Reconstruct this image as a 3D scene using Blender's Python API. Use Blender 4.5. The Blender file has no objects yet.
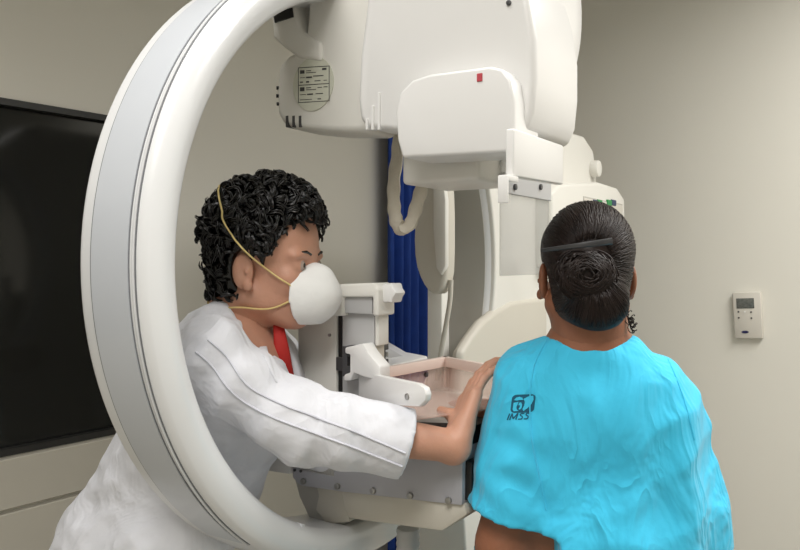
import bpy, bmesh, math, random
import numpy as np
from mathutils import Vector, Matrix
from mathutils.bvhtree import BVHTree
random.seed(7); RNG = np.random.default_rng(7)
SC = bpy.context.scene; COL = SC.collection
PI = math.pi

# ------------------------------------------------------------------ camera
F = 768.0; TH = math.atan(15/768); CAMZ = 1.45
cd = bpy.data.cameras.new('camera'); cam = bpy.data.objects.new('camera', cd); COL.objects.link(cam)
cam.location = (0, 0, CAMZ); cam.rotation_euler = (PI/2-TH, 0, 0)
cd.sensor_width = 36; cd.lens = 36*F/800; cd.clip_start = .02; SC.camera = cam
CO = Vector((0, 0, CAMZ))
def ray(px, py):
    fw = Vector((0, math.cos(TH), -math.sin(TH))); up = Vector((0, math.sin(TH), math.cos(TH)))
    return fw + Vector((1, 0, 0))*(px-400)/F + up*(275-py)/F
def W(px, py, Y):                                   # the place seen at a pixel, at a given distance
    r = ray(px, py); return CO + r*(Y/r.y)
# machine frame: x towards the patient, y away along the ring, z up
A_ = math.radians(57.4); MU = Vector((math.cos(A_), math.sin(A_), 0)); MN = Vector((math.sin(A_), -math.cos(A_), 0)); MC = Vector((-.052, 1.5, 0))
def LM(px, py, ax, c):
    r = ray(px, py); v = {'x': MN, 'y': MU, 'z': Vector((0, 0, 1))}[ax]
    P = CO + r*((c-(CO-MC).dot(v))/r.dot(v)) - MC
    return Vector((P.dot(MN), P.dot(MU), P.z))
def xz(px, py, y):
    p = LM(px, py, 'y', y); return (p.x, p.z)
def yz(px, py, x):
    p = LM(px, py, 'x', x); return (p.y, p.z)

# ------------------------------------------------------------------ materials
def lin(c):
    return tuple(((v/255)/12.92 if v/255 <= .04045 else ((v/255+.055)/1.055)**2.4) for v in c)+(1,)
MATS = {}
def mat(name, rgb, rough=.5, var=.05, vscale=6, bump=0, bscale=80, metal=0, coat=0, sss=0, trans=0, alpha=1, spec=.5, emit=0, sheen=0, stretch=None, crease=0, cscale=10, cstretch=(1, 1, .4)):
    if name in MATS: return MATS[name]
    m = bpy.data.materials.new(name); m.use_nodes = True; nt = m.node_tree; N = nt.nodes; K = nt.links
    b = N['Principled BSDF']; c = lin(rgb)
    tc = N.new('ShaderNodeTexCoord'); nz = N.new('ShaderNodeTexNoise'); nz.inputs['Scale'].default_value = vscale; nz.inputs['Detail'].default_value = 4
    src = tc.outputs['Object']
    if stretch:
        mp = N.new('ShaderNodeMapping'); mp.inputs['Scale'].default_value = stretch; K.new(src, mp.inputs[0]); src = mp.outputs[0]
    K.new(src, nz.inputs['Vector'])
    rp = N.new('ShaderNodeValToRGB'); e = rp.color_ramp.elements
    e[0].position = .3; e[1].position = .7
    e[0].color = tuple(v*(1-var) for v in c[:3])+(1,); e[1].color = tuple(min(1, v*(1+var)) for v in c[:3])+(1,)
    K.new(nz.outputs['Fac'], rp.inputs[0]); K.new(rp.outputs[0], b.inputs['Base Color'])
    b.inputs['Roughness'].default_value = rough; b.inputs['Metallic'].default_value = metal
    b.inputs['Coat Weight'].default_value = coat; b.inputs['Specular IOR Level'].default_value = spec
    if sss:
        b.inputs['Subsurface Weight'].default_value = sss; b.inputs['Subsurface Radius'].default_value = (.01, .004, .002); b.inputs['Subsurface Scale'].default_value = 1
    if trans: b.inputs['Transmission Weight'].default_value = trans
    if alpha < 1: b.inputs['Alpha'].default_value = alpha
    if sheen: b.inputs['Sheen Weight'].default_value = sheen
    if emit: b.inputs['Emission Color'].default_value = c; b.inputs['Emission Strength'].default_value = emit
    if bump:
        n2 = N.new('ShaderNodeTexNoise'); n2.inputs['Scale'].default_value = bscale; n2.inputs['Detail'].default_value = 3; K.new(src, n2.inputs['Vector'])
        bp = N.new('ShaderNodeBump'); bp.inputs['Strength'].default_value = bump; bp.inputs['Distance'].default_value = .004
        K.new(n2.outputs['Fac'], bp.inputs['Height']); K.new(bp.outputs[0], b.inputs['Normal'])
    if crease:
        mp = N.new('ShaderNodeMapping'); mp.inputs['Scale'].default_value = cstretch; K.new(tc.outputs['Object'], mp.inputs[0])
        n3 = N.new('ShaderNodeTexNoise'); n3.inputs['Scale'].default_value = cscale; n3.inputs['Detail'].default_value = 3; n3.inputs['Distortion'].default_value = .6; K.new(mp.outputs[0], n3.inputs['Vector'])
        s1 = N.new('ShaderNodeMath'); s1.operation = 'SUBTRACT'; s1.inputs[1].default_value = .5; K.new(n3.outputs['Fac'], s1.inputs[0])
        s2 = N.new('ShaderNodeMath'); s2.operation = 'ABSOLUTE'; K.new(s1.outputs[0], s2.inputs[0])
        b3 = N.new('ShaderNodeBump'); b3.inputs['Strength'].default_value = crease; b3.inputs['Distance'].default_value = .035; b3.invert = True
        K.new(s2.outputs[0], b3.inputs['Height'])
        if bump: K.new(bp.outputs[0], b3.inputs['Normal'])
        K.new(b3.outputs[0], b.inputs['Normal'])
    MATS[name] = m; return m

WALL = mat('painted_wall', (229, 226, 216), .75, .015, 1.5, .05, 220)
CEIL = mat('ceiling_tile', (225, 224, 220), .9, .03, 20, .1, 150)
FLOOR = mat('vinyl_floor', (150, 146, 138), .35, .08, 9)
GLASSDARK = mat('dark_glass', (26, 27, 26), .09, .1, 2, spec=.45)
FRAMED = mat('dark_frame', (40, 40, 38), .5)
PANEL = mat('cream_laminate', (190, 185, 172), .5, .02)
GROOVE = mat('groove_shadow_gap', (70, 66, 58), .8)
WHITE = mat('white_enamel', (232, 231, 229), .32, .012, 4, coat=.25)
RINGW = mat('ring_enamel', (232, 233, 234), .28, .012, 4, coat=.3)
CREAM = mat('cream_plastic', (228, 226, 219), .42, .015, 4)
IVORY = mat('ivory_plastic', (205, 200, 188), .48, .02, 4)
GREYP = mat('grey_band', (206, 210, 216), .3, .02, 4, coat=.3)
GREYT = mat('grey_track', (186, 183, 175), .5, .03, 5)
RAIL = mat('grey_rail', (186, 186, 186), .4, .02, 4)
LAVEN = mat('lavender_grey', (176, 176, 182), .4, .02, 4)
SILVER = mat('brushed_metal', (170, 168, 164), .3, .06, 60, metal=.9)
BLACK = mat('black_plastic', (20, 20, 20), .5)
DGREY = mat('dark_grey_metal', (80, 80, 82), .4, .1, 30, metal=.4)
SEAM = mat('seam_grey', (120, 122, 126), .5)
BEAD = mat('bead_trim', (215, 216, 218), .35)
LABEL = mat('label_plate', (205, 206, 190), .5)
INK = mat('label_ink', (70, 70, 70), .6)
RED = mat('red_mark', (190, 70, 80), .5)
PINKP = mat('pink_tinted_plastic', (244, 214, 202), .12, .01, 3, alpha=.32, spec=.5)
PINKR = mat('pale_pink_rim', (238, 218, 208), .3, .02, 3)
ACRYL = mat('clear_acrylic', (180, 180, 177), .05, 0, 3, alpha=.34, spec=.5)
FABC = mat('cable_sleeve', (214, 207, 192), .8, .05, 30, .3, 300)
BLUE = mat('blue_curtain_cloth', (16, 62, 150), .7, .12, 14, .2, 260)
GREEN = mat('green_key', (30, 140, 70), .4)
NAVYK = mat('navy_key', (24, 50, 90), .4)
SKIN = mat('tan_skin', (200, 150, 126), .5, .06, 25, .12, 260, sss=.12)
SKIN2 = mat('brown_skin', (150, 98, 72), .5, .08, 25, .12, 260, sss=.1)
COAT = mat('white_cotton', (224, 225, 231), .85, .015, 20, .2, 55, sheen=.1, crease=.45, cscale=11, cstretch=(1, 1, .8))
PIPE = mat('coat_piping', (214, 215, 224), .85, .03, 30)
GOWN = mat('turquoise_gown_cloth', (60, 198, 238), .82, .05, 14, .25, 40, sheen=.15, crease=.75, cscale=12)
EMBL = mat('dark_teal_print', (12, 84, 112), .8)
HAIRB = mat('black_hair', (8, 7, 7), .22, .3, 60, spec=.6)
HAIRD = mat('dark_brown_hair', (30, 20, 17), .5, .35, 40, spec=.3)
MASKW = mat('white_mask', (238, 238, 236), .9, .02, 40, .2, 120)
STRAP = mat('yellow_elastic', (226, 204, 138), .7, .08, 80)
TIE = mat('red_cloth', (186, 40, 34), .7, .08, 40)
TROU = mat('navy_trousers', (42, 48, 62), .85, .1, 20)
SHOE = mat('black_leather', (24, 24, 25), .4)
EYEM = mat('eye', (60, 46, 40), .1)
EYEW = mat('eye_white', (176, 160, 150), .15)
CLIP = mat('dark_hair_pin', (70, 70, 72), .35, .1, 40, metal=.3)
LCD = mat('lcd_screen', (96, 98, 94), .25, .25, 120)
THERM = mat('thermostat_plastic', (212, 207, 197), .45, .02, 6)
LOGOB = mat('dark_blue_oval', (30, 30, 80), .4)

# ------------------------------------------------------------------ object helpers
def link(name, me, m, parent=None, root=None, smooth=True, sharp=32):
    if smooth:
        me.polygons.foreach_set('use_smooth', [True]*len(me.polygons))
        if sharp: me.set_sharp_from_angle(angle=math.radians(sharp))
    if m and not me.materials: me.materials.append(m)
    o = bpy.data.objects.new(name, me); COL.objects.link(o)
    if parent: o.parent = parent
    return o
def obj(name, bm, m, parent=None, frame=None, smooth=True, sharp=32):
    if frame is not None: bmesh.ops.transform(bm, matrix=frame.inverted(), verts=bm.verts)
    me = bpy.data.meshes.new(name); bm.to_mesh(me); bm.free()
    return link(name, me, m, parent, smooth=smooth, sharp=sharp)
def pyobj(name, V, Fc, m, parent=None, frame=None, sharp=0):
    if frame is not None:
        M = np.array(frame.inverted()); V = np.asarray(V)@M[:3, :3].T+M[:3, 3]
    me = bpy.data.meshes.new(name); me.from_pydata(np.asarray(V).tolist(), [], [list(map(int, f)) for f in Fc]); me.update()
    return link(name, me, m, parent, sharp=sharp)
def thing(name, label, cat, M=None, group=None):
    o = bpy.data.objects.new(name, None); o.empty_display_size = .05; COL.objects.link(o)
    if M is not None: o.matrix_world = M
    o['label'] = label; o['category'] = cat
    if group: o['group'] = group
    return o
def tag(o, label, cat):
    o['label'] = label; o['category'] = cat; return o
def struct(name, bm, m, parent=None, frame=None):
    o = obj(name, bm, m, parent, frame)
    if not parent: o['kind'] = 'structure'
    return o
def bevel(bm, w, seg=3, ang=30):
    if w <= 0: return
    es = [e for e in bm.edges if len(e.link_faces) == 2 and e.calc_face_angle(0) > math.radians(ang)]
    bmesh.ops.bevel(bm, geom=es, offset=w, segments=seg, profile=.5, affect='EDGES', clamp_overlap=True)
def box(x0, x1, y0, y1, z0, z1, bv=0, seg=3, M=None):
    bm = bmesh.new(); bmesh.ops.create_cube(bm, size=1)
    for v in bm.verts:
        v.co = Vector(((x0+x1)/2+v.co.x*(x1-x0), (y0+y1)/2+v.co.y*(y1-y0), (z0+z1)/2+v.co.z*(z1-z0)))
    bevel(bm, bv, seg)
    if M is not None: bmesh.ops.transform(bm, matrix=M, verts=bm.verts)
    return bm
def prism(poly, a0, a1, bv=0, seg=3, axis='y', ang=30):
    """poly in the plane normal to axis, given thickness a0..a1; y: (x,z)  x: (y,z)  z: (x,y)"""
    bm = bmesh.new()
    def P(p, a): return {'y': (p[0], a, p[1]), 'x': (a, p[0], p[1]), 'z': (p[0], p[1], a)}[axis]
    f = [bm.verts.new(P(p, a0)) for p in poly]; b = [bm.verts.new(P(p, a1)) for p in poly]; n = len(poly)
    bm.faces.new(f); bm.faces.new(list(reversed(b)))
    for i in range(n): bm.faces.new((f[i], b[i], b[(i+1) % n], f[(i+1) % n]))
    bmesh.ops.recalc_face_normals(bm, faces=bm.faces)
    bevel(bm, bv, seg, ang); return bm
def smoothpoly(pts, n=4, rounds=2):
    for _ in range(rounds):
        q = []
        for i in range(len(pts)):
            a, b = pts[i], pts[(i+1) % len(pts)]
            q += [(a[0]*.75+b[0]*.25, a[1]*.75+b[1]*.25), (a[0]*.25+b[0]*.75, a[1]*.25+b[1]*.75)]
        pts = q
    return pts
def catmull(pts, n=6):
    pts = [Vector(p) for p in pts]; out = []
    for i in range(len(pts)-1):
        p0 = pts[max(0, i-1)]; p1 = pts[i]; p2 = pts[i+1]; p3 = pts[min(len(pts)-1, i+2)]
        for k in range(n):
            t = k/n
            out.append(.5*((2*p1)+(p2-p0)*t+(2*p0-5*p1+4*p2-p3)*t*t+(3*p1-p0-3*p2+p3)*t**3))
    out.append(pts[-1]); return out
def tube_geo(path, r, seg=8, flat=1.0, updir=None, cap=True):
    path = [Vector(p) for p in path]; V = []; Fc = []; n = len(path)
    rr = r if hasattr(r, '__len__') else [r]*n
    up = Vector(updir) if updir and not isinstance(updir, list) else None; prev = None
    for i, p in enumerate(path):
        t = (path[min(n-1, i+1)]-path[max(0, i-1)]).normalized()
        if isinstance(updir, list): up = Vector(updir[i])
        if up: a = up-t*up.dot(t)
        elif prev is None: a = t.orthogonal()
        else: a = prev-t*prev.dot(t)
        a = a.normalized() if a.length > 1e-9 else t.orthogonal().normalized(); prev = a; b = t.cross(a)
        for k in range(seg):
            an = 2*PI*k/seg; V.append(tuple(p+a*math.cos(an)*rr[i]+b*math.sin(an)*rr[i]*flat))
    for i in range(n-1):
        for k in range(seg):
            k2 = (k+1) % seg; Fc.append((i*seg+k, i*seg+k2, (i+1)*seg+k2, (i+1)*seg+k))
    if cap: Fc.append(tuple(reversed(range(seg)))); Fc.append(tuple(range((n-1)*seg, n*seg)))
    return V, Fc
class Geo:
    def __init__(s): s.V = []; s.F = []
    def add(s, VF):
        o = len(s.V); s.V += [tuple(v) for v in VF[0]]; s.F += [tuple(i+o for i in f) for f in VF[1]]; return s
def tube(name, path, r, m, parent=None, frame=None, seg=10, flat=1.0, updir=None):
    V, Fc = tube_geo(path, r, seg, flat, updir); return pyobj(name, V, Fc, m, parent, frame, sharp=40)
def cyl(c, axis, r, h, bv=0, seg=24):
    bm = bmesh.new(); bmesh.ops.create_cone(bm, cap_ends=True, segments=seg, radius1=r, radius2=r, depth=h)
    bevel(bm, bv, 2, 50)
    q = Vector((0, 0, 1)).rotation_difference(Vector(axis).normalized()).to_matrix().to_4x4()
    bmesh.ops.transform(bm, matrix=Matrix.Translation(Vector(c))@q, verts=bm.verts); return bm
def ring_sweep(prof, t0=0, t1=2*PI, n=160, zc=1.44):
    """profile (x, r) swept about the ring's axis; angle 0 = away (+y), pi = near side, pi/2 = top"""
    full = abs(t1-t0) > 6.28; bm = bmesh.new(); rows = []
    for i in range(n if full else n+1):
        t = t0+(t1-t0)*i/n
        rows.append([bm.verts.new((x, r*math.cos(t), zc+r*math.sin(t))) for x, r in prof])
    m = len(prof); R = len(rows)
    for i in range(R if full else R-1):
        for k in range(m): bm.faces.new((rows[i][k], rows[(i+1) % R][k], rows[(i+1) % R][(k+1) % m], rows[i][(k+1) % m]))
    if not full: bm.faces.new(rows[0]); bm.faces.new(list(reversed(rows[-1])))
    bmesh.ops.recalc_face_normals(bm, faces=bm.faces); return bm

# ------------------------------------------------------------------ room (w along the left wall, v along the right wall)
CORNER = Vector((.143, 3.668, 0)); WD = Vector((.6, .8, 0)); VD = Vector((.8, -.6, 0))
RM = Matrix(((VD.x, WD.x, 0, CORNER.x), (VD.y, WD.y, 0, CORNER.y), (0, 0, 1, 0), (0, 0, 0, 1)))   # room x = v, y = w
HC = 2.75; V1 = 4.2; W0 = -4.6
def rpt(px, py, wall):                              # pixel -> room coords on a wall ('left': v=0, 'right': w=0)
    r = ray(px, py); n = VD if wall == 'left' else WD
    return RM.inverted()@(CO+r*((CORNER-CO).dot(n)/r.dot(n)))
struct('floor', box(-.1, V1+.1, W0-.1, .1, -.1, 0, M=RM), FLOOR)
struct('ceiling', box(-.1, V1+.1, W0-.1, .1, HC, HC+.1, M=RM), CEIL)
struct('wall_right', box(-.1, V1+.1, 0, .1, 0, HC, M=RM), WALL)
struct('wall_east', box(V1, V1+.1, W0, 0, 0, HC, M=RM), WALL)
struct('wall_rear', box(-.1, V1+.1, W0-.1, W0, 0, HC, M=RM), WALL)
# left wall with an opening for the dark observation window
wa = rpt(0, 100, 'left'); wb = rpt(105, 117, 'left'); wc = rpt(0, 455, 'left'); ws = rpt(0, 512, 'left')
ZT = (wa.z+wb.z)/2; ZB = wc.z; ZS = ws.z; WR = rpt(128, 120, 'left').y; WL = -3.9
bm = bmesh.new()
for y0, y1, z0, z1 in ((W0, WL, 0, HC), (WR, 0, 0, HC), (WL, WR, ZT, HC), (WL, WR, 0, ZB)):
    b2 = box(-.1, 0, y0, y1, z0, z1); me = bpy.data.meshes.new('t'); b2.to_mesh(me); b2.free(); bm.from_mesh(me); bpy.data.meshes.remove(me)
bmesh.ops.remove_doubles(bm, verts=bm.verts, dist=1e-4); bmesh.ops.transform(bm, matrix=RM, verts=bm.verts)
struct('wall_left', bm, WALL)
win = struct('window_1', (lambda b: b)(box(-.06, -.02, WL, WR, ZB, ZT, M=RM)), GLASSDARK)
fr = bmesh.new()
for y0, y1, z0, z1 in ((WL, WR, ZT-.012, ZT+.006), (WL, WR, ZB-.006, ZB+.012), (WR-.014, WR+.004, ZB, ZT), (WL-.004, WL+.014, ZB, ZT)):
    b2 = box(-.03, .006, y0, y1, z0, z1); me = bpy.data.meshes.new('t'); b2.to_mesh(me); b2.free(); fr.from_mesh(me); bpy.data.meshes.remove(me)
bmesh.ops.transform(fr, matrix=RM, verts=fr.verts)
obj('window_frame', fr, FRAMED, win)
struct('trim_1', box(0, .016, WL, WR, ZS+.006, ZB-.012, .002, 1, M=RM), PANEL)
struct('trim_2', box(0, .016, WL, WR, .1, ZS-.006, .002, 1, M=RM), PANEL)
struct('baseboard_left', box(0, .018, WR, 0, 0, .09, .003, 1, M=RM), PANEL)
struct('baseboard_right', box(0, V1, -.018, 0, 0, .09, .003, 1, M=RM), PANEL)
# blue curtain hanging near the corner
ca = rpt(374, 300, 'left').y; cb = rpt(429, 300, 'left').y
M_cur = RM@Matrix.Translation((.07, (ca+cb)/2, 0))
cur = thing('curtain', 'dark blue pleated curtain hanging on the wall behind the imaging machine', 'curtain', M_cur)
n = 120; V = []; Fc = []; hw = (cb-ca)/2
zs = np.linspace(.06, 2.42, 14)
for s in (0, 1):
    for z in zs:
        for i in range(n+1):
            t = i/n; y = -hw+2*hw*t
            x = .022*math.sin(t*2*PI*6.5+.4*math.sin(z*1.3))+.006*math.sin(t*31+z)
            V.append((x+(.004 if s else 0), y, z))
nz_ = len(zs); S = nz_*(n+1)
for j in range(nz_-1):
    for i in range(n):
        a = j*(n+1)+i; q = (a, a+1, a+n+2, a+n+1); Fc.append(tuple(reversed(q))); Fc.append(tuple(v+S for v in q))
for i in range(n):
    Fc.append((i, i+1, S+i+1, S+i)); a = (nz_-1)*(n+1)+i; Fc.append((a+1, a, S+a, S+a+1))
for j in range(nz_-1):
    a = j*(n+1); Fc.append((a+n+1, a, S+a, S+a+n+1)); a += n; Fc.append((a, a+n+1, S+a+n+1, S+a))
pyobj('curtain_cloth', V, Fc, BLUE, cur)
obj('curtain_rail', box(-.07, .035, -hw-.06, hw+.04, 2.41, 2.46, .004, 2), WHITE, cur)

# wall controller on the right wall
c0 = rpt(748.8, 315, 'right'); pw = (rpt(763, 315, 'right')-rpt(735, 315, 'right')).length/2; ph = (rpt(749, 292, 'right').z-rpt(749, 338, 'right').z)/2
M_th = RM@Matrix.Translation((c0.x, 0, c0.z))@Matrix.Rotation(math.radians(-3.2), 4, 'Y')
th = thing('thermostat', 'small beige wall thermostat with a grey display on the bare right wall', 'thermostat', M_th)
def thb(x0, x1, z0, z1, y0, y1, bv=0): return box(pw*x0, pw*x1, y0, y1, ph*z0, ph*z1, bv, 2)
obj('case', thb(-1, 1, -1, 1, -.022, 0, .004), THERM, th)
sc_ = obj('display', thb(-.74, .52, .3, .74, -.0235, -.02, .001), LCD, th)
for x, z in ((-.62, .16), (.28, .14), (-.62, -.1), (.28, -.12)):
    obj('button', cyl((pw*x, -.0225, ph*z), (0, 1, 0), .0032, .003, .0005, 12), DGREY, th)
obj('indicator_light', cyl((pw*-.17, -.0225, ph*.15), (0, 1, 0), .003, .003, 0, 12), WHITE, th)
bm = cyl((0, 0, 0), (0, 1, 0), .01, .002, 0, 24)
for v in bm.verts: v.co.x *= 1.25; v.co.z *= .5
bmesh.ops.translate(bm, vec=(pw*-.22, -.0225, ph*-.72), verts=bm.verts); obj('logo_badge', bm, LOGOB, th)

# ------------------------------------------------------------------ imaging machine
M_ma = Matrix.Translation(MC)@Matrix.Rotation(A_-PI/2, 4, 'Z')
ma = thing('mammography_unit', 'large white mammography machine with a ring shaped gantry and overhead tube head', 'medical machine', M_ma)
ZC = 1.44; RI, RO, RW = .4965, .560, .136
def arc(cx, cr, r, a0, a1, n=8): return [(cx+r*math.cos(a0+(a1-a0)*i/n), cr+r*math.sin(a0+(a1-a0)*i/n)) for i in range(n+1)]
rf = .012; ro = .009; rb = .012
prof = arc(-ro, RO-ro, ro, PI/2*.96, 0)+arc(-rf, RI+rf, rf, 0, -PI/2)+arc(-RW+rb, RI+rb, rb, -PI/2, -PI)+arc(-RW+rb, RO-rb, rb, PI, PI/2)
prof = [(x+(.013*(1-((r-(RI+RO)/2)/((RO-RI)/2))**2) if x > -.03 else 0), r) for x, r in prof[:9]+[(0, RO-.009-(RO-RI-.027)*k/8) for k in range(1, 8)]+prof[9:]]
FX = .008; prof = [(x+FX, r) for x, r in prof]
ring = obj('gantry_ring', ring_sweep(prof), RINGW, ma, sharp=50)
def band(x0, x1, r0, r1, t0, t1): return ring_sweep([(x0, r0), (x1, r0), (x1, r1), (x0, r1)], t0, t1)
T0, T1 = math.radians(104), math.radians(232)
obj('cover_band', band(-.094, -.015, RO-.003, RO+.0018, T0, T1), GREYP, ring)
for x0, x1 in ((-.097, -.094), (-.015, -.013), (-.0015, .0005)): obj('seam_line', band(x0, x1, RO-.003, RO+.0008, T0, T1), SEAM, ring)
bt = Geo()
pts = []
g = ring_sweep([(-.0045+.0024*math.cos(a), RO+.0012+.0022*math.sin(a)) for a in np.linspace(0, 2*PI, 7)[:-1]], T0, T1, 300)
for i, v in enumerate(g.verts):
    if (i//6) % 2: v.co.x += .0007; d = Vector((0, v.co.y, v.co.z-ZC)).normalized(); v.co += d*.0007
obj('bead_strip', g, BEAD, ring)
obj('inner_track', band(-.118, -.003, RI-.0015, RI+.004, math.radians(-55), math.radians(80)), GREYT, ring)
obj('joint_band', band(-.1285, .0085, RI-.0008, RO+.0012, math.radians(243.0), math.radians(243.6)), BEAD, ring)

# tube head
Y0 = -.17
hp = [xz(*p, Y0) for p in ((368, -120), (366, 0), (359, 55), (357, 100), (359, 120), (367, 128), (392, 131), (470, 136), (524, 132), (532, 112), (535, 80), (535, 40), (529, 0), (518, -40), (490, -120))]
head = obj('tube_head', prism(hp, Y0, .02, .05, 5), WHITE, ma)
# front drum of the head, rounded towards the patient
dz = xz(520, 30, Y0)[1]
bm = bmesh.new()
cx = xz(556, 60, Y0)[0]
drum = []
for x, r in ((cx-.16, .0), (cx-.16, .155), (cx-.03, .168), (cx-.018, .1695), (cx-.014, .167), (cx-.01, .168), (cx+.012, .163), (cx+.03, .148), (cx+.043, .12), (cx+.05, .07), (cx+.052, 0)): drum.append((x, r))
rows = []
for i in range(72):
    t = 2*PI*i/72; rows.append([bm.verts.new((x, -.03+r*.98*math.cos(t), dz+.045+r*1.12*math.sin(t))) for x, r in drum])
for i in range(72):
    for k in range(len(drum)-1): bm.faces.new((rows[i][k], rows[(i+1) % 72][k], rows[(i+1) % 72][k+1], rows[i][k+1]))
bmesh.ops.translate(bm, vec=(-.106, .03, .048), verts=bm.verts)
bmesh.ops.remove_doubles(bm, verts=bm.verts, dist=1e-5); bmesh.ops.recalc_face_normals(bm, faces=bm.faces)
obj('front_drum', bm, WHITE, ma)
for px, t in ((367.3, 119), (373, 106), (379.3, 93)):
    a = xz(px-1.3, t, Y0); b = xz(px+1.3, 130, Y0)
    obj('vent_slot', box(a[0], b[0], Y0-.0025, Y0+.01, b[1], a[1], .0008, 1), WHITE, head)
s = LM(509, 3, 'y', Y0); obj('screw', cyl((s.x, Y0-.001, s.z), (0, 1, 0), .004, .004, .0008), DGREY, head)
# rear block with the type plate
Y1 = -.13
bp_ = [xz(*p, Y1) for p in ((372, -90), (372, 133), (330, 133), (297, 130), (282, 125), (276, 113), (275, 90), (277, 66), (287, 55), (303, 48), (306, 20), (312, -90))]
rear = obj('rear_housing', prism(bp_, Y1, -.045, .014, 4), CREAM, ma)
dk = [xz(*p, Y1-.004) for p in ((268, 2), (293, -6), (296, 10), (301, 30), (322, 42), (322, 62), (298, 58), (283, 47), (273, 38), (272, 22))]
duct = obj('cable_duct', prism(dk, Y1-.006, .0, .008, 3), CREAM, rear)
dk = [xz(*p, Y1-.007) for p in ((271.8, 4), (291, -1), (293.5, 17), (275, 23))]
obj('duct_opening', prism(dk, Y1-.008, Y1, 0), BLACK, duct)
for px, py in ((278.6, 88), (278.4, 96), (278.8, 104)):
    s = LM(px, py, 'y', Y1+.004); obj('vent_hole', cyl((s.x, s.y, s.z), (.8, .6, 0), .0035, .008, 0, 12), BLACK, rear)
for px in (287, 293.5, 300):
    a = xz(px-1, 116, Y1); b = xz(px+1.4, 127, Y1)
    obj('vent_slit', box(a[0], b[0], Y1-.0012, Y1+.03, b[1], a[1], .0004, 1), DGREY, rear)
c = LM(313.5, 84, 'y', Y1); e = LM(334, 84, 'y', Y1); t = LM(313.5, 57, 'y', Y1)
bm = cyl((0, 0, 0), (0, 1, 0), 1, .002, 0, 40)
for v in bm.verts: v.co.x *= (e.x-c.x); v.co.z *= (t.z-c.z)
bmesh.ops.translate(bm, vec=(c.x, Y1-.001, c.z), verts=bm.verts); plate = obj('type_plate', bm, LABEL, rear)
G = Geo()
def lab(x0, y0, x1, y1):
    y = Y1-.0024; q = [xz(px, py-.06*(px-298), y) for px, py in ((x0, y1), (x1, y1), (x1, y0), (x0, y0))]
    G.add(([(a, y, z) for a, z in q], [(0, 1, 2, 3)]))
for q in ((298, 67.5, 329.5, 68.2), (298, 85, 329.5, 85.7), (298, 102.3, 329.5, 103), (298, 67.5, 298.7, 103), (328.8, 67.5, 329.5, 103),
          (300, 70.5, 304.5, 74), (306, 71, 311, 71.8), (306, 73, 316, 73.7), (322, 69.5, 326.5, 71.5), (300, 77.7, 305, 78.3), (306, 77.2, 312, 78.7), (313, 76.5, 323.5, 77.4), (300, 81.8, 303, 83), (306, 81.6, 309, 83.2), (314.5, 81.5, 320.5, 82.3), (323.5, 81.5, 327, 82.2),
          (300, 87.5, 304.5, 91.5), (306, 88, 311, 88.8), (306, 90, 316, 90.7), (317.5, 88.3, 322, 89), (323.5, 88, 327.5, 88.8), (300, 94.6, 306, 95.2), (307, 94.3, 313, 95.6), (315.5, 94.4, 323, 95.2), (300, 99.8, 312, 100.4), (317.5, 99.6, 321, 100.6)): lab(*q)
pyobj('plate_print', G.V, G.F, INK, plate)
# side cover nearest the camera
Y2 = -.207
sp = [xz(*p, Y2) for p in ((402, 158), (397, 140), (395, 112), (400, 92), (412, 80), (430, 74), (490, 66), (503, 69), (511, 80), (514, 100), (515, 150), (512, 152))]
side = obj('side_cover', prism(sp, Y2, -.115, .012, 4), WHITE, ma)
s = LM(479.8, 77.5, 'y', Y2); obj('warning_sticker', box(s.x-.0045, s.x+.0045, Y2-.0015, Y2+.002, s.z-.006, s.z+.006, .0005, 1), RED, side)
a = LM(425, 176, 'y', -.02); b = LM(500, 184, 'y', -.02)
obj('collimator', box(a.x, b.x, -.1, .06, b.z, a.z+.05, .008, 3), CREAM, ma)
# shield bracket and clear face shield
XS = max(q[0] for q in sp)+.022
q0 = yz(514, 128, XS); q1 = yz(563.5, 138, XS); q2 = yz(563, 186, XS); q3 = yz(514, 178, XS)
br = obj('shield_bracket', prism([q0, (q1[0], q0[1]), (q1[0], q2[1]+.002), (q0[0], q3[1]+.002)], XS-.013, XS, .003, 3, 'x'), WHITE, ma)
sy0 = yz(501.5, 180, XS-.01); sy1 = yz(549, 275, XS-.01); q3 = yz(514, 179, XS)
ZSB = yz(525, 275, XS-.01)[1]
obj('bracket_lip', box(XS-.013, XS+.002, sy0[0]-.004, q0[0]+.012, q3[1]-.004, q3[1]+.004, .001, 2), WHITE, br)
obj('bracket_tab', box(XS-.013, XS+.002, sy0[0]-.006, sy0[0]-.002, q3[1]-.034, q3[1]+.003, .001, 2), WHITE, br)
XF = .285; sy0 = yz(501.5, 180, XF); sy1 = yz(549, 275, XF); ZSB = yz(525, 275, XF)[1]; q3 = yz(525, 180, XF)
fs = obj('face_shield', box(XF-.004, XF, sy0[0], sy1[0], ZSB, q3[1]+.03, .001, 1), ACRYL, ma)
ckz = [yz(525, py, XF)[1] for py in (183, 197, 187)]
obj('shield_clamp', box(XF, XF+.005, sy0[0]+.002, sy1[0]-.002, ckz[1], ckz[0]+.01, .001, 1), RAIL, fs)
for px in (514.5, 540):
    s = yz(px, 187, XF+.005); obj('screw', cyl((XF+.006, s[0], s[1]), (1, 0, 0), .0055, .006, .001), DGREY, fs)
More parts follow.
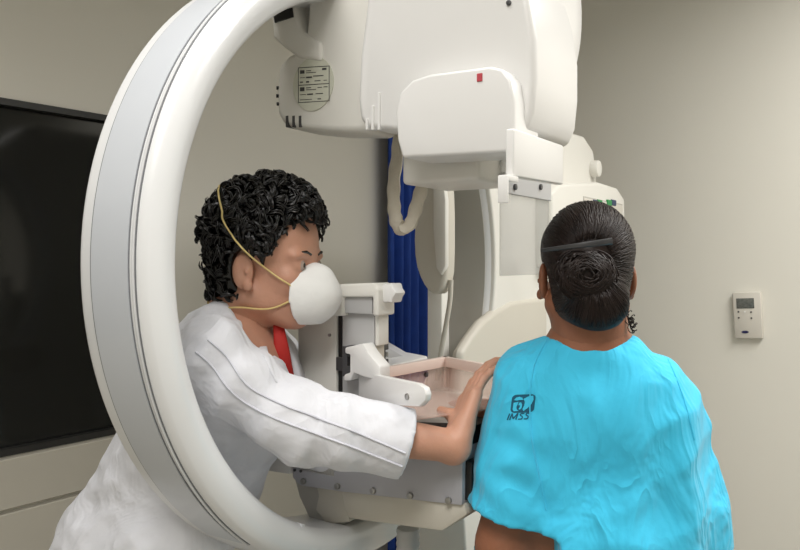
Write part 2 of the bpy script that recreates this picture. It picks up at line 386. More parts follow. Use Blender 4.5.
# mount behind the ring and column
mp_ = [((RI+.006)*math.cos(math.radians(a)), ZC+(RI+.006)*math.sin(math.radians(a))) for a in range(-52, 59, 3)]
bm = prism(mp_+[(.45, 2.0), (.98, 2.0), (.98, .70), (.36, .70)], -.126, .0225, .006, 3, 'x')
mount = obj('gantry_mount', bm, CREAM, ma)
fl = [yz(*p, .03) for p in ((462, 352), (472, 336), (484, 320), (498, 309), (512, 301), (548, 296), (548, 420), (458, 420))]
obj('hub_cover', prism(fl, -.0, .03, .03, 4, 'x'), IVORY, ma)
col = [yz(*p, .0) for p in ((556, 150), (561, 138), (572, 132), (585, 136), (594, 150), (597, 170), (597, 230))]
col = col+[(col[-1][0], 0.03), (col[0][0]-.25, .03), (col[0][0]-.25, col[0][1])]
colo = obj('column', prism(col, -.24, .0, .015, 3, 'x'), CREAM, ma)
k = LM(592, 169, 'x', .0); obj('lock_knob', cyl((.012, k.y, k.z), (1, 0, 0), .028, .03, .006), CREAM, colo)
obj('base_plate', box(-.6, .1, .25, 1.35, 0, .05, .015, 3), IVORY, ma)
XP = .07
cp = [yz(*p, XP) for p in ((552, 192), (560, 184), (600, 182), (618, 188), (625, 199), (626, 268), (552, 268))]
pan = obj('control_panel', prism(cp, -.06, XP, .012, 3, 'x'), CREAM, ma)
a = yz(583, 196, XP); b = yz(622, 250, XP)
obj('key_field', box(XP-.002, XP+.0015, a[0], b[0], b[1], a[1], .0012, 2), GREYT, pan)
kf = obj('keypad', box(XP-.002, XP+.003, a[0]+.004, b[0]-.004, b[1]+.004, a[1]-.005, .001, 2), THERM, pan)
for i, px in enumerate((594, 608)):
    for j, py in enumerate((199.5, 208.5, 217.5)):
        for h in (0, 1):
            x0 = px+h*4.4-2; s0 = yz(x0, py, XP); s1 = yz(x0+4.2, py+6.5, XP)
            obj('key', box(XP, XP+.006, s0[0], s1[0], s1[1], s0[1], .001, 1), GREEN if (i+j+h) % 2 or j else NAVYK, pan)
# handle pod on the far side of the ring opening
YH = .30
pod = [xz(*p, YH) for p in ((424, 172), (444, 172), (447, 200), (447, 268), (444, 285), (440, 294), (430, 294), (421, 282), (414, 262), (413, 232), (416, 200))]
podo = obj('side_handle', prism(smoothpoly(pod, rounds=1), YH, YH+.045, .01, 4), IVORY, ma)
pod2 = [xz(*p, YH-.006) for p in ((433, 174), (443, 174), (446, 200), (446, 266), (441, 276), (436, 268), (433, 230))]
obj('handle_face', prism(pod2, YH-.008, YH+.01, .005, 2), CREAM, podo)
obj('handle_post', box(*sorted((xz(431, 300, YH+.08)[0], xz(446, 300, YH+.08)[0])), YH+.06, YH+.10, .98, xz(440, 285, YH+.08)[1], .006, 2), CREAM, ma)
pth = catmull([LM(*p, 'y', YH+.02) for p in ((451, 280), (450, 300), (446, 325), (441, 352), (437, 380))], 6)
tube('handle_cable', pth, .006, IVORY, ma)
obj('handle_arm', box(xz(440, 170, YH+.03)[0]-.03, xz(440, 170, YH+.03)[0]+.012, YH+.02, YH+.06, xz(430, 180, YH)[1]-.01, 1.78, .006, 2), CREAM, ma)
# looped cable sleeve
pth = catmull([LM(*p, 'y', c) for p, c in (((400, 120), .02), ((398, 150), .01), ((394, 180), 0), ((394, 207), -.005), ((397, 223), -.01), ((403.5, 229), -.012), ((411, 222), -.01), ((418, 200), -.005), ((424, 178), 0), ((428, 150), .01))], 8)
tube('cable_sleeve', pth, [.0165+.0012*math.sin(i*1.1) for i in range(len(pth))], FABC, ma, seg=12, flat=.55, updir=tuple((.9, -.3, .1)))
# compression carriage
YC = -.10
def cbox(x0, y0, x1, y1, ya, yb, bv=0, seg=2):
    a = xz(x0, y0, YC); b = xz(x1, y1, YC); return box(a[0], b[0], ya, yb, b[1], a[1], bv, seg)
car = obj('compression_carriage', cbox(302, 300, 374, 470, YC+.008, YC+.036, .004), IVORY, ma)
obj('side_panel', cbox(297, 303, 336.5, 480, YC, YC+.05, .006), CREAM, car)
obj('rail_slot', cbox(337, 309, 341, 480, YC+.004, YC+.03), BLACK, car)
obj('rail_plate', cbox(341, 312, 373, 480, YC+.004, YC+.03, .001), RAIL, car)
obj('rail_edge', cbox(374, 314, 378, 346, YC+.002, YC+.036, .003), CREAM, car)
cap = obj('carriage_cap', prism([xz(*p, YC-.012) for p in ((331, 316), (333, 292), (340, 284), (374, 283), (379, 289), (379, 316), (373, 316), (373, 297), (343, 297), (343, 316))], YC-.014, YC+.04, .004, 3), CREAM, car)
obj('cap_inset', cbox(342, 296, 374, 314, YC-.006, YC+.02, .001), RAIL, cap)
k = LM(387, 293, 'y', YC)
bm = bmesh.new(); kp = [(k.x+(.021 if i % 2 == 0 else .016)*math.cos(i*PI/6)*.9, k.z+(.021 if i % 2 == 0 else .016)*math.sin(i*PI/6)) for i in range(12)]; bm.free()
obj('tightening_knob', prism(kp, YC+.0, YC+.035, .004, 2), WHITE, car)
for px, py in ((340.3, 315.5),): s = LM(px-12, py, 'y', YC); obj('grommet', cyl((s.x, YC-.001, s.z-.0), (0, 1, 0), .004, .004), BLACK, car)
s = LM(330, 335, 'y', YC); obj('screw', cyl((s.x, YC-.001, s.z), (0, 1, 0), .003, .004), SILVER, car)
# paddle arm with dark clip
clip = obj('rail_clip', cbox(337, 357, 344, 371, YC-.003, .0), DGREY, car)
obj('clip_jaw', prism([xz(*p, YC-.02) for p in ((344, 346), (348, 346), (348, 350), (352, 350), (352, 356), (349, 356), (349, 366), (352, 366), (352, 376), (344, 376))], YC-.026, .0, .0008, 1), DGREY, car)
def plan(px, py, z): p = LM(px, py, 'z', z); return (p.x, p.y)
ZP = 1.25
arm = prism([xz(*p, YC-.02) for p in ((348, 347), (366, 343), (371, 352), (383, 366), (383, 380), (366, 376), (357, 372), (354, 380), (347, 380), (347, 374), (353, 372), (353, 354), (348, 353))], YC-.03, YC+.004, .003, 2)
armo = obj('paddle_arm', arm, WHITE, ma)
webp = [plan(*p, 1.249) for p in ((364, 346), (388, 341), (407, 352), (428, 356), (405, 362), (372, 368))]
obj('arm_web', prism(webp, 1.238, 1.249, .004, 2, 'z'), WHITE, armo)
rp_ = [plan(*p, 1.25) for p in ((372, 352), (389, 348), (403, 356), (378, 359))]
obj('web_recess', prism(rp_, 1.246, 1.2497, 0, 1, 'z'), RAIL, armo)
s = LM(386, 354, 'z', 1.255); obj('bolt', cyl((s.x, s.y, 1.253), (0, 0, 1), .005, .012, .001), SILVER, armo)
# compression paddle: a clear tinted tray with a white front rail
PA, PB, PCc, PD = [Vector(plan(*p, ZP)) for p in ((364, 370), (445, 356), (508, 367), (431, 386))]
ZL = 1.186
def wall4(p, q, z0, z1, th, m, nm, par, bv=.0015):
    d = (q-p).normalized(); nn = Vector((-d.y, d.x))*th
    return obj(nm, prism([tuple(p), tuple(q), tuple(q+nn), tuple(p+nn)], z0, z1, bv, 2, 'z'), m, par)
pad = obj('compression_paddle', prism([tuple(p) for p in (PA, PB, PCc, PCc.lerp(PD, .35), PA.lerp(PD, .72))], ZL-.003, ZL, .0008, 1, 'z'), PINKP, ma)
wall4(PB, PA, ZL, ZP-.018, .003, PINKP, 'tray_wall', pad); wall4(PCc, PB, ZL, ZP-.018, .003, PINKP, 'tray_wall', pad); 0
wall4(PB, PA, ZP-.02, ZP, .012, PINKR, 'tray_rim', pad); wall4(PCc, PB, ZP-.02, ZP, .012, PINKR, 'tray_rim', pad)
d = (PD-PA).normalized(); up_ = Vector((0, 0, 1))
def railpt(px, py):                                  # on the vertical plane through the front rail
    nrm = Vector((-d.y, d.x)); r = ray(px, py); rl = Vector((r.dot(MN), r.dot(MU), r.z)); o = CO-MC; ol = Vector((o.dot(MN), o.dot(MU), o.z))
    t = (PA-ol.xy).dot(nrm)/rl.xy.dot(nrm); P = ol+rl*t; return ((P.xy-PA).dot(d), P.z)
rpx = [railpt(*p) for p in ((364, 371), (423, 383), (430, 387), (432, 394), (431, 400), (425, 406), (364, 402))]
bm = prism(rpx, -.012, 0, .002, 2)
MR = Matrix(((d.x, -d.y, 0, PA.x), (d.y, d.x, 0, PA.y), (0, 0, 1, 0), (0, 0, 0, 1)))
bmesh.ops.transform(bm, matrix=MR, verts=bm.verts); rail = obj('front_rail', bm, WHITE, pad)
s = railpt(413.5, 396); bm = cyl((s[0], -.012, s[1]), (0, 1, 0), .0055, .005, .001); bmesh.ops.transform(bm, matrix=MR, verts=bm.verts); obj('screw', bm, SILVER, rail)
m_ = PB.lerp(PA, .28); obj('rim_screw', cyl((m_.x+.004, m_.y, ZP-.03), (1, 0, 0), .005, .006, .001), DGREY, pad)
# detector housing
YD = -.10
def dprism(pts, y0, y1, bv=.003): return prism([xz(*p, YD) for p in pts], y0, y1, bv, 2)
det = obj('detector_housing', dprism(((292, 452), (292, 478), (300, 486), (340, 492), (462, 506), (463, 448), (400, 436), (330, 432)), YD, .14, .004), LAVEN, ma)
obj('lower_cover', dprism(((338, 489), (462, 503), (466, 516), (440, 533), (346, 520), (341, 505)), YD+.006, .12, .006), IVORY, det)
obj('pivot_cover', dprism(((286, 478), (300, 482), (340, 490), (345, 524), (330, 530), (302, 522), (292, 500)), YD+.02, .10, .006), GREYT, det)
obj('pivot_plate', dprism(((311, 486), (340, 490), (345, 524), (322, 526), (311, 512), (314, 498)), YD+.014, .06, .002), IVORY, det)
obj('connector_block', dprism(((262, 448), (291, 455), (291, 474), (264, 470)), YD-.004, .05, .003), WHITE, det)
obj('gap_shade_strip', dprism(((461.5, 462), (469, 464), (469, 502), (461.5, 502)), YD+.01, .12, .002), BLACK, det)  # added black strip standing in for the shaded gap between housing and gown
for px, py in ((304, 481), (338, 486), (373.6, 490.5), (410.6, 495.5), (449, 500.3)):
    s = LM(px, py, 'y', YD); obj('screw', cyl((s.x, YD-.002, s.z), (0, 1, 0), .0058, .007, .0015), SILVER, det)
for px, py in ((295, 463), (295, 470), (301, 464), (301, 471)):
    s = LM(px, py, 'y', YD); obj('hole', cyl((s.x, YD-.0005, s.z), (0, 1, 0), .0028, .003, 0, 12), DGREY, det)
obj('receptor_gap_shade', dprism(((352, 422), (440, 425), (463.5, 430), (463.5, 449), (400, 438), (345, 431)), YD-.004, .12, .003), BLACK, det)  # receptor top in black: shade of the gap under the paddle, put in as colour
tb = [plan(*p, 1.125) for p in ((345, 412), (455, 400), (520, 425), (440, 428))]
obj('detector_table', dprism(((330, 408), (380, 412), (440, 421), (446, 430), (440, 438), (330, 425)), YD+.02, .16, .006), GREYT, det)
obj('arm_beam', box(-.16, .0, -.06, .5, 1.0, 1.10, .02, 3), IVORY, det)
# ribbed hose below the detector
pth = [LM(408, 528, 'y', 0)+Vector((0, 0, -.006*i)) for i in range(70)]
tube('ribbed_hose', pth, [.021+.002*(i % 2) for i in range(70)], RAIL, ma, seg=18)
# ------------------------------------------------------------------ smooth body surfaces from distance fields
def nrm(v): v = np.asarray(v, float); return v/np.linalg.norm(v)
def cap_(a, b, ra, rb=None, k=.02):
    a = np.array(a, float); b = np.array(b, float); rb = ra if rb is None else rb; R = max(ra, rb)
    def f(P):
        ab = b-a; t = np.clip(((P-a)@ab)/(ab@ab), 0, 1)
        return np.linalg.norm(P-(a+t[..., None]*ab), axis=-1)-(ra+(rb-ra)*t)
    return (np.minimum(a, b)-R, np.maximum(a, b)+R, f, k, 1)
def ell(c, r, rot=None, k=.02, sign=1):
    c = np.array(c, float); r = np.array(r, float); R = r.max(); M = np.array(rot) if rot is not None else None
    def f(P):
        p = P-c
        if M is not None: p = p@M
        k0 = np.linalg.norm(p/r, axis=-1); k1 = np.linalg.norm(p/(r*r), axis=-1)
        return k0*(k0-1)/np.maximum(k1, 1e-9)
    return (c-R, c+R, f, k, sign)
def chain(pts, rs, k=.02): return [cap_(pts[i], pts[i+1], rs[i], rs[i+1], k) for i in range(len(pts)-1)]
def cut(p): return p[:4]+(-1,)
def field(prims, h, post=None, pad=.03, lo=None, hi=None):
    if lo is None:
        lo = np.min([p[0] for p in prims if p[4] > 0], 0)-pad; hi = np.max([p[1] for p in prims if p[4] > 0], 0)+pad
    lo = np.array(lo, float); n = np.ceil((np.array(hi)-lo)/h).astype(int)+1
    Fd = np.full(n, .12, np.float32)
    for a, b, f, k, s in prims:
        m = max(.03, 2.2*k)
        i0 = np.clip(np.floor((a-m-lo)/h).astype(int), 0, n); i1 = np.clip(np.ceil((b+m-lo)/h).astype(int)+1, 0, n)
        if (i1 <= i0).any(): continue
        g = np.stack(np.meshgrid(*[lo[d]+h*np.arange(i0[d], i1[d]) for d in range(3)], indexing='ij'), -1)
        d2 = f(g); sl = tuple(slice(i0[d], i1[d]) for d in range(3)); d1 = Fd[sl]
        if s > 0:
            q = np.clip(.5+.5*(d1-d2)/k, 0, 1); Fd[sl] = d1*(1-q)+d2*q-k*q*(1-q)
        else:
            d2 = -d2; q = np.clip(.5-.5*(d1-d2)/k, 0, 1); Fd[sl] = d1*(1-q)+d2*q+k*q*(1-q)
    if post:
        g = np.stack(np.meshgrid(*[lo[d]+h*np.arange(n[d]) for d in range(3)], indexing='ij'), -1)
        Fd = post(g, Fd)
    Fd[0] = Fd[-1] = np.maximum(Fd[0], .01)*0+.05; Fd[:, 0] = Fd[:, -1] = .05; Fd[:, :, 0] = Fd[:, :, -1] = .05
    return Fd, lo
def nets(Fd, lo, h):
    n = np.array(Fd.shape); acc = np.zeros(tuple(n-1)+(3,), np.float32); cnt = np.zeros(tuple(n-1), np.int16); ins = Fd < 0; edges = []
    for ax in range(3):
        a = [slice(None)]*3; b = [slice(None)]*3; a[ax] = slice(0, -1); b[ax] = slice(1, None)
        x = np.argwhere(ins[tuple(a)] != ins[tuple(b)]); y = x.copy(); y[:, ax] += 1
        f0 = Fd[tuple(x.T)]; f1 = Fd[tuple(y.T)]; t = f0/(f0-f1); p = x.astype(np.float32); p[:, ax] += t
        o = [d for d in range(3) if d != ax]
        for da in (0, 1):
            for db in (0, 1):
                c = x.copy(); c[:, o[0]] -= da; c[:, o[1]] -= db
                ok = ((c >= 0) & (c < n-1)).all(1); np.add.at(acc, tuple(c[ok].T), p[ok]); np.add.at(cnt, tuple(c[ok].T), 1)
        edges.append((ax, x, ins[tuple(x.T)]))
    idx = -np.ones(tuple(n-1), np.int64); act = np.argwhere(cnt > 0); idx[tuple(act.T)] = np.arange(len(act))
    V = acc[tuple(act.T)]/cnt[tuple(act.T)][:, None]*h+lo; Q = []
    for ax, x, inn in edges:
        o1, o2 = (ax+1) % 3, (ax+2) % 3
        ok = (x[:, o1] > 0) & (x[:, o2] > 0) & (x[:, o1] < n[o1]-1) & (x[:, o2] < n[o2]-1); x = x[ok]; inn = inn[ok]
        def c(d1, d2): y = x.copy(); y[:, o1] -= d1; y[:, o2] -= d2; return idx[tuple(y.T)]
        q = np.stack([c(1, 1), c(0, 1), c(0, 0), c(1, 0)], 1); q[~inn] = q[~inn][:, ::-1]; Q.append(q)
    return V, np.concatenate(Q)
def body_mesh(prims, h, post=None, **kw):
    Fd, lo = field(prims, h, post, **kw); return nets(Fd, lo, h)
def noise3(P, seed, scale, octv=2):
    r = np.random.default_rng(seed); out = 0
    for o in range(octv):
        for _ in range(5):
            d = r.normal(size=3); d /= np.linalg.norm(d); out = out+np.sin((P@d)*scale*(1.8**o)*(.7+.6*r.random())+r.random()*6.28)/(1.8**o)
    return out/5
def frame_of(fwd, up=(0, 0, 1), loc=(0, 0, 0), s=1):
    f = nrm(fwd); r = nrm(np.cross(f, up)); u = np.cross(r, f); M = np.eye(4); M[:3, 0] = r*s; M[:3, 1] = f*s; M[:3, 2] = u*s; M[:3, 3] = loc; return M   # x right, y forward, z up
def xf(M, V): return np.asarray(V)@M[:3, :3].T+M[:3, 3]
def inv(M): return np.linalg.inv(M)
def merge(*VF):
    V = []; Q = []; o = 0
    for v, f in VF: V.append(np.asarray(v)); Q += [tuple(int(i)+o for i in q) for q in f]; o += len(v)
    return np.concatenate(V), Q
def bvh(V, Q): return BVHTree.FromPolygons([tuple(map(float, v)) for v in V], [tuple(map(int, q)) for q in Q])
def part(name, VF, m, parent, frame, sharp=0): return pyobj(name, VF[0], VF[1], m, parent, frame, sharp)

def head_prims():
    P = [ell((0, -.014, .045), (.075, .094, .084), k=.02), ell((0, .028, -.028), (.060, .064, .080), k=.03),
         ell((0, .03, .05), (.062, .058, .06), k=.03), cap_((0, .050, -.086), (0, .060, -.089), .022, .019, .02)]
    for s in (-1, 1):
        P += [cap_((s*.055, -.005, -.05), (s*.015, .056, -.088), .020, .014, .025), ell((s*.036, .062, -.022), (.022, .02, .02), k=.02),
              ell((s*.03, .078, .020), (.024, .012, .009), k=.015)]
    P += [cap_((0, .083, .008), (0, .104, -.03), .0075, .0115, .012), ell((0, .088, -.061), (.023, .011, .0065), k=.008), ell((0, .087, -.072), (.020, .011, .0075), k=.008)]
    for s in (-1, 1):
        P += [ell((s*.011, .096, -.034), (.009, .010, .008), k=.006), ell((s*.032, .093, .003), (.019, .012, .012), k=.010, sign=-1),
              ell((s*.032, .076, .003), (.015, .013, .0135), k=.004)]
        th_ = math.radians(14)*s; ce, se = math.cos(th_), math.sin(th_)
        Rm = [[ce, -se, 0], [se, ce, 0], [0, 0, 1]]
        P += [ell((s*.079, -0.005, -.008), (.008, .019, .032), Rm, k=.004), ell((s*.0885, 0.001, -.004), (.0065, .012, .021), Rm, k=.003, sign=-1), ell((s*.084, 0.005, -.009), (.004, .004, .006), Rm, k=.003),
              ell((s*.082, 0.007, -.034), (.007, .009, .010), k=.005)]
    P += [ell((0, .104, -.0665), (.021, .010, .0012), k=.002, sign=-1)]
    return P
def hand_prims(curl=(18, 22, 16), spread=1.0, thumb=None):
    P = []; kx = (.028, .0095, -.0095, -.0275); ky = (.088, .092, .087, .078); L = ((.042, .026, .020), (.046, .029, .021), (.042, .027, .021), (.033, .021, .018)); rr = (.0086, .0088, .0084, .0074)
    for i in range(4):
        P.append(cap_((kx[i]*.55, .0, 0), (kx[i], ky[i], 0), .0155, .0118, .010))
        p = np.array((kx[i], ky[i], 0.)); a = 0; r = rr[i]; sp = math.radians((kx[i]/.028)*6*spread)
        for j in range(3):
            a += math.radians(curl[j]); d = np.array((math.sin(sp)*math.cos(a), math.cos(sp)*math.cos(a), -math.sin(a))); q = p+d*L[i][j]
            P.append(cap_(p, q, r*(1.06-.07*j), r*(.99-.07*j), .0035)); p = q
    th = thumb or ((.016, .014, -.006), (.043, .048, -.016), (.053, .078, -.022), (.054, .104, -.026))
    P += [cap_(th[0], th[1], .0155, .0125, .010), cap_(th[1], th[2], .0108, .0098, .005), cap_(th[2], th[3], .0098, .0080, .004)]
    return P
def hand_frame(Y, Z, loc, right=True):
    Y = nrm(Y); Z = np.asarray(Z, float); Z = nrm(Z-Y*(Z@Y)); X = np.cross(Z, Y) if right else np.cross(Y, Z); M = np.eye(4); M[:3, 0] = X; M[:3, 1] = Y; M[:3, 2] = Z; M[:3, 3] = loc; return M
def fixflip(M, VF):
    V, Q = VF; V = xf(M, V)
    return (V, Q[:, ::-1]) if np.linalg.det(M[:3, :3]) < 0 else (V, Q)
def shoe(c, fwd):
    f = nrm(fwd); c = np.array(c); return body_mesh([cap_(c-f*.06+(0, 0, .045), c+f*.10+(0, 0, .04), .042, .038, .03), cap_(c-f*.05+(0, 0, .05), c-f*.05+(0, 0, .11), .042, .045, .03)], .008,
        lambda g, Fd: np.maximum(Fd, .003-g[..., 2]))
wv = lambda px, py, Y: np.array(W(px, py, Y))
def eyes(Mh, par, fr):
    for s in (-1, 1):
        bm = bmesh.new(); bmesh.ops.create_uvsphere(bm, u_segments=16, v_segments=12, radius=.0118)
        bmesh.ops.transform(bm, matrix=Matrix((xf(Mh, [(0, 0, 0)])*0).tolist()[0:0] or np.array(Mh).tolist())@Matrix.Translation((s*.032, .0785, .003)), verts=bm.verts)
        e = obj('eye', bm, EYEW, par, fr)
        bm = bmesh.new(); bmesh.ops.create_uvsphere(bm, u_segments=16, v_segments=12, radius=.0062)
        bmesh.ops.transform(bm, matrix=Matrix(np.array(Mh).tolist())@Matrix.Translation((s*.032, .0850, .003)), verts=bm.verts)
        obj('iris', bm, EYEM, e, fr)

# ================================================================== the operator in the white coat
OPH = frame_of((.94, -.34, -.02), loc=wv(268.5, 266, 1.40), s=1.0)
op_floor = np.array((-.50, 1.52, 0))
M_op = Matrix.Translation(tuple(op_floor))
op = thing('person', 'curly haired person in a white coat and mask reaching through the ring', 'person', M_op)
hd = lambda x, y, z: xf(OPH, [(x, y, z)])[0]
neck0 = hd(0, -.035, -.05); neck1 = wv(228, 338, 1.41)
chest = wv(222, 395, 1.40); belly = wv(182, 480, 1.46); hip = wv(140, 556, 1.50)
shR = wv(214, 358, 1.262); shL = wv(255, 345, 1.53)
elR = wv(300, 424, 1.245); wrR = wv(455, 440, 1.275)
elL = wv(330, 440, 1.50); wrL = wv(400, 462, 1.43)
Ym = np.array((.30, .58, .75)); HR = hand_frame(Ym, (-.93, -.34, .08), wrR+np.array((.004, .0, .0)), True)
HL = hand_frame((.9, -.1, .2), (0, .1, 1), wrL, False)
Vh = body_mesh(head_prims()+[cap_(xf(inv(OPH), [neck0])[0], xf(inv(OPH), [neck1])[0], .056, .066, .03)], .003)
Vh = (xf(OPH, Vh[0]), Vh[1])
legs = []
for s, f0 in ((-1, (-.42, 1.42, 0)), (1, (-.50, 1.66, 0))):
    f0 = np.array(f0); hp_ = hip+np.array((.02, .09*s, -.04)); kn = (hp_+f0)/2+np.array((.03, 0, 0)); legs.append((hp_, kn, f0))
bp_l = [cap_(chest, belly, .115, .11, .05), cap_(belly, hip, .11, .12, .05), ell(chest+(0, 0, .03), (.11, .15, .10), k=.05), cap_(neck1, chest, .07, .09, .05), cap_(shR, shL, .05, .05, .05)]
for hp_, kn, f0 in legs: bp_l += chain([hp_, kn, f0+(0, 0, .09)], [.075, .055, .038], .03)
bp_l += chain([shL, elL, wrL], [.05, .04, .027], .02)+chain([shR, elR], [.05, .042], .02)
Vb = body_mesh(bp_l, .009)
thR = [tuple(xf(inv(HR), [w_])[0]) for w_ in (wrR+HR[:3, 1]*.014+HR[:3, 0]*.016, wv(457, 424, 1.305), wv(450, 414, 1.33), wv(441, 410.5, 1.35))]
fore = body_mesh([cap_(xf(inv(HR), [elR])[0], (0, -.012, 0), .040, .0265, .012), cap_((.008, -.02, 0), (-.008, .02, 0), .021, .02, .012)]+hand_prims((10, 14, 12), .4, thumb=thR), .0025)
hL = body_mesh([cap_((0, -.05, 0), (0, .0, 0), .025, .024, .012)]+hand_prims((25, 30, 20)), .003)
part('body', merge(Vh, Vb, fixflip(HR, fore), fixflip(HL, hL)), SKIN, op, M_op)
eyes(OPH, op, M_op)
# hair: cap and curls
def hair_cap(infl, ymax, zmin, nz, seed, extra=()):
    zk = [z for z, y in ymax]; yk = [y for z, y in ymax]
    def post(g, Fd):
        Fd = Fd-infl-nz*noise3(g, seed, 90)
        c = (g[..., 1]-np.interp(g[..., 2], zk, yk))*.75
        ear = .029-np.linalg.norm((g-np.array((0, -.002, -.010)))[..., 1:]*np.array((1.0, .72)), axis=-1)
        ear = np.where(np.abs(g[..., 0]) > .055, ear, -.1)
        return np.maximum(np.maximum(np.maximum(Fd, c), zmin+7*g[..., 0]**2-g[..., 2]), ear)
    return body_mesh([ell((0, -.014, .045), (.075, .094, .084), k=.02), ell((0, -.03, -.03), (.060, .066, .075), k=.03), ell((0, .03, .05), (.062, .058, .06), k=.03)]+list(extra), .003, post, pad=.06)
cv = hair_cap(.010, [(-.09, -.045), (-.04, -.02), (-.015, .022), (.02, .034), (.05, .044), (.075, .062), (.095, .085), (.105, .11), (.13, .16)], -.078, .006, 3, [ell((0, .0, .090), (.064, .078, .054), k=.02)])
cw = xf(OPH, cv[0]); G = Geo()
cv0 = cv[0]; cen = np.array((0, -.01, .03)); pick = RNG.choice(len(cv0), 4000, replace=False); used = 0
for i in pick:
    p = cv0[i]; o = nrm(p-cen)
    if p[2] < -.06 or (p[2] < .0 and RNG.random() < .5): continue
    if np.linalg.norm((p-cen)/np.array((.078, .10, .092))) < .96: continue
    if abs(p[0]) > .045 and np.linalg.norm(p[1:]-np.array((-.002, -.012))) < .046: continue
    if used > 900: break
    used += 1
    t = nrm(np.cross(o, RNG.normal(size=3))); t = nrm(t+np.array((0, .35, -.2))-o*(t@o)*.8); b = np.cross(o, t)
    big = 1.0 if p[2] > .05 else .6
    Lc = (.034+.022*RNG.random())*(.6+.4*big); rc = (.0050+.0045*RNG.random())*big; tw = .7+RNG.random()*.9; ph = RNG.random()*6.28
    for st in range(5):
        sa = 2*PI*st/5; so = b*math.cos(sa)*.0030+o*math.sin(sa)*.0022+.0008*RNG.normal(size=3); dph = .12*RNG.normal(); pts = []
        for k in range(12):
            u_ = k/11; an = ph+dph+u_*tw*2*PI; r_ = rc*(1-.3*u_); sq = 1-.55*u_
            pts.append(p+t*(u_-.5)*Lc+o*(.001+rc*.4+.009*math.sin(u_*PI)*big)+o*r_*math.cos(an)*.8+b*r_*math.sin(an)+so*sq)
        G.add(tube_geo([tuple(x) for x in xf(OPH, pts)], [.0015*(1-.6*abs(2*k/11-1)**3) for k in range(12)], 4))
hair = part('hair', merge((cw, cv[1]), (np.array(G.V), G.F)), HAIRB, op, M_op)
HB = bvh(*merge((cw, cv[1]), (np.array(G.V), G.F)))
# brows
for s in (-1, 1): tube('eyebrow', xf(OPH, [(s*.014, .0925, .022), (s*.03, .0918, .027), (s*.047, .081, .025)]).tolist(), [.0022, .0026, .0015], HAIRB, op, M_op, seg=6)
# mask: a moulded cup
def mask_mesh(Mh, h=.0028):
    def post(g, Fd):
        edge = np.maximum(np.maximum(.074-g[..., 1]-.10*(g[..., 2]+.05), g[..., 2]-(.012-.55*np.abs(g[..., 0]))), -.101-g[..., 2])
        return np.maximum(Fd, edge)
    V, Q = body_mesh([ell((0, .062, -.056), (.062, .066, .056), k=.02), ell((0, .092, -.048), (.040, .050, .040), k=.03), ell((0, .092, -.014), (.020, .032, .020), k=.02)], h, post)
    return xf(Mh, V), Q
mask = part('face_mask', mask_mesh(OPH), MASKW, op, M_op)
hb = bvh(*merge((cw, cv[1]), (np.array(G.V), G.F))) if 0 else HB; bb = bvh(*Vh)
def on_surf(pts, trees, off, cen_):
    out = []
    for p in pts:
        best = None; d = Vector(nrm(np.array(p)-cen_))
        for t in trees:
            h = t.ray_cast(Vector(cen_)+d*.4, -d, .5)
            if h[0] is not None and (best is None or (h[0]-Vector(cen_)).length > best.length): best = h[0]-Vector(cen_)
        out.append(Vector(cen_)+(best+d*off if best is not None else d*.1))
    return out
cenW = hd(0, -.01, .0)
def strap(px_pts):                                   # a strap over the near side, then mirrored to the far side of the head
    near = []
    for px, py in px_pts:
        r = ray(px, py); hit = None
        for t in (hb, bb):
            h = t.ray_cast(CO, r.normalized(), 4)
            if h[0] is not None and (hit is None or h[3] < hit[1]): hit = (h[0], h[3], h[1])
        if hit: near.append(xf(inv(OPH), [tuple(hit[0]+hit[2]*.002)])[0])
    return near
s1 = [(.054, .084, -.045)]+strap([(290, 285), (278, 277), (266, 268), (255, 259), (243, 248), (233, 236), (226, 222), (222, 205)])
s1 = [np.array(x) for x in s1]; last = s1[-1]
back = [np.array((0, last[1]-.03, last[2]+.012))]
full = s1+back+[x*np.array((-1, 1, 1)) for x in reversed(s1)]
def settle(pts, off):
    q = [Vector(xf(OPH, [tuple(x)])[0]) for x in catmull([tuple(x) for x in pts], 5)]
    s_ = on_surf(q, (HB, bb), off, cenW); c = Vector(cenW); rad = np.array([(x-c).length for x in s_])
    mx = np.array([rad[max(0, k-2):k+3].max() for k in range(len(rad))]); mx = np.convolve(np.pad(mx, 2, 'edge'), np.ones(5)/5, 'valid')
    return [c+(x-c).normalized()*r for x, r in zip(q, mx)]
tube('mask_strap', settle(full, .001), .0016, STRAP, mask, M_op, seg=6)
s2 = [(.052, .084, -.070), (.064, .045, -.080), (.070, .01, -.078), (.064, -.03, -.066), (.045, -.07, -.055), (0, -.098, -.05)]
full2 = [np.array(x) for x in s2]; full2 = full2+[x*np.array((-1, 1, 1)) for x in reversed(full2[:-1])]
def settle2(pts, off):
    return [Vector(xf(OPH, [tuple(p)])[0]) for p in catmull([tuple(x) for x in pts], 5)]
tube('mask_strap', settle(full2, .002), .0016, STRAP, mask, M_op, seg=6)
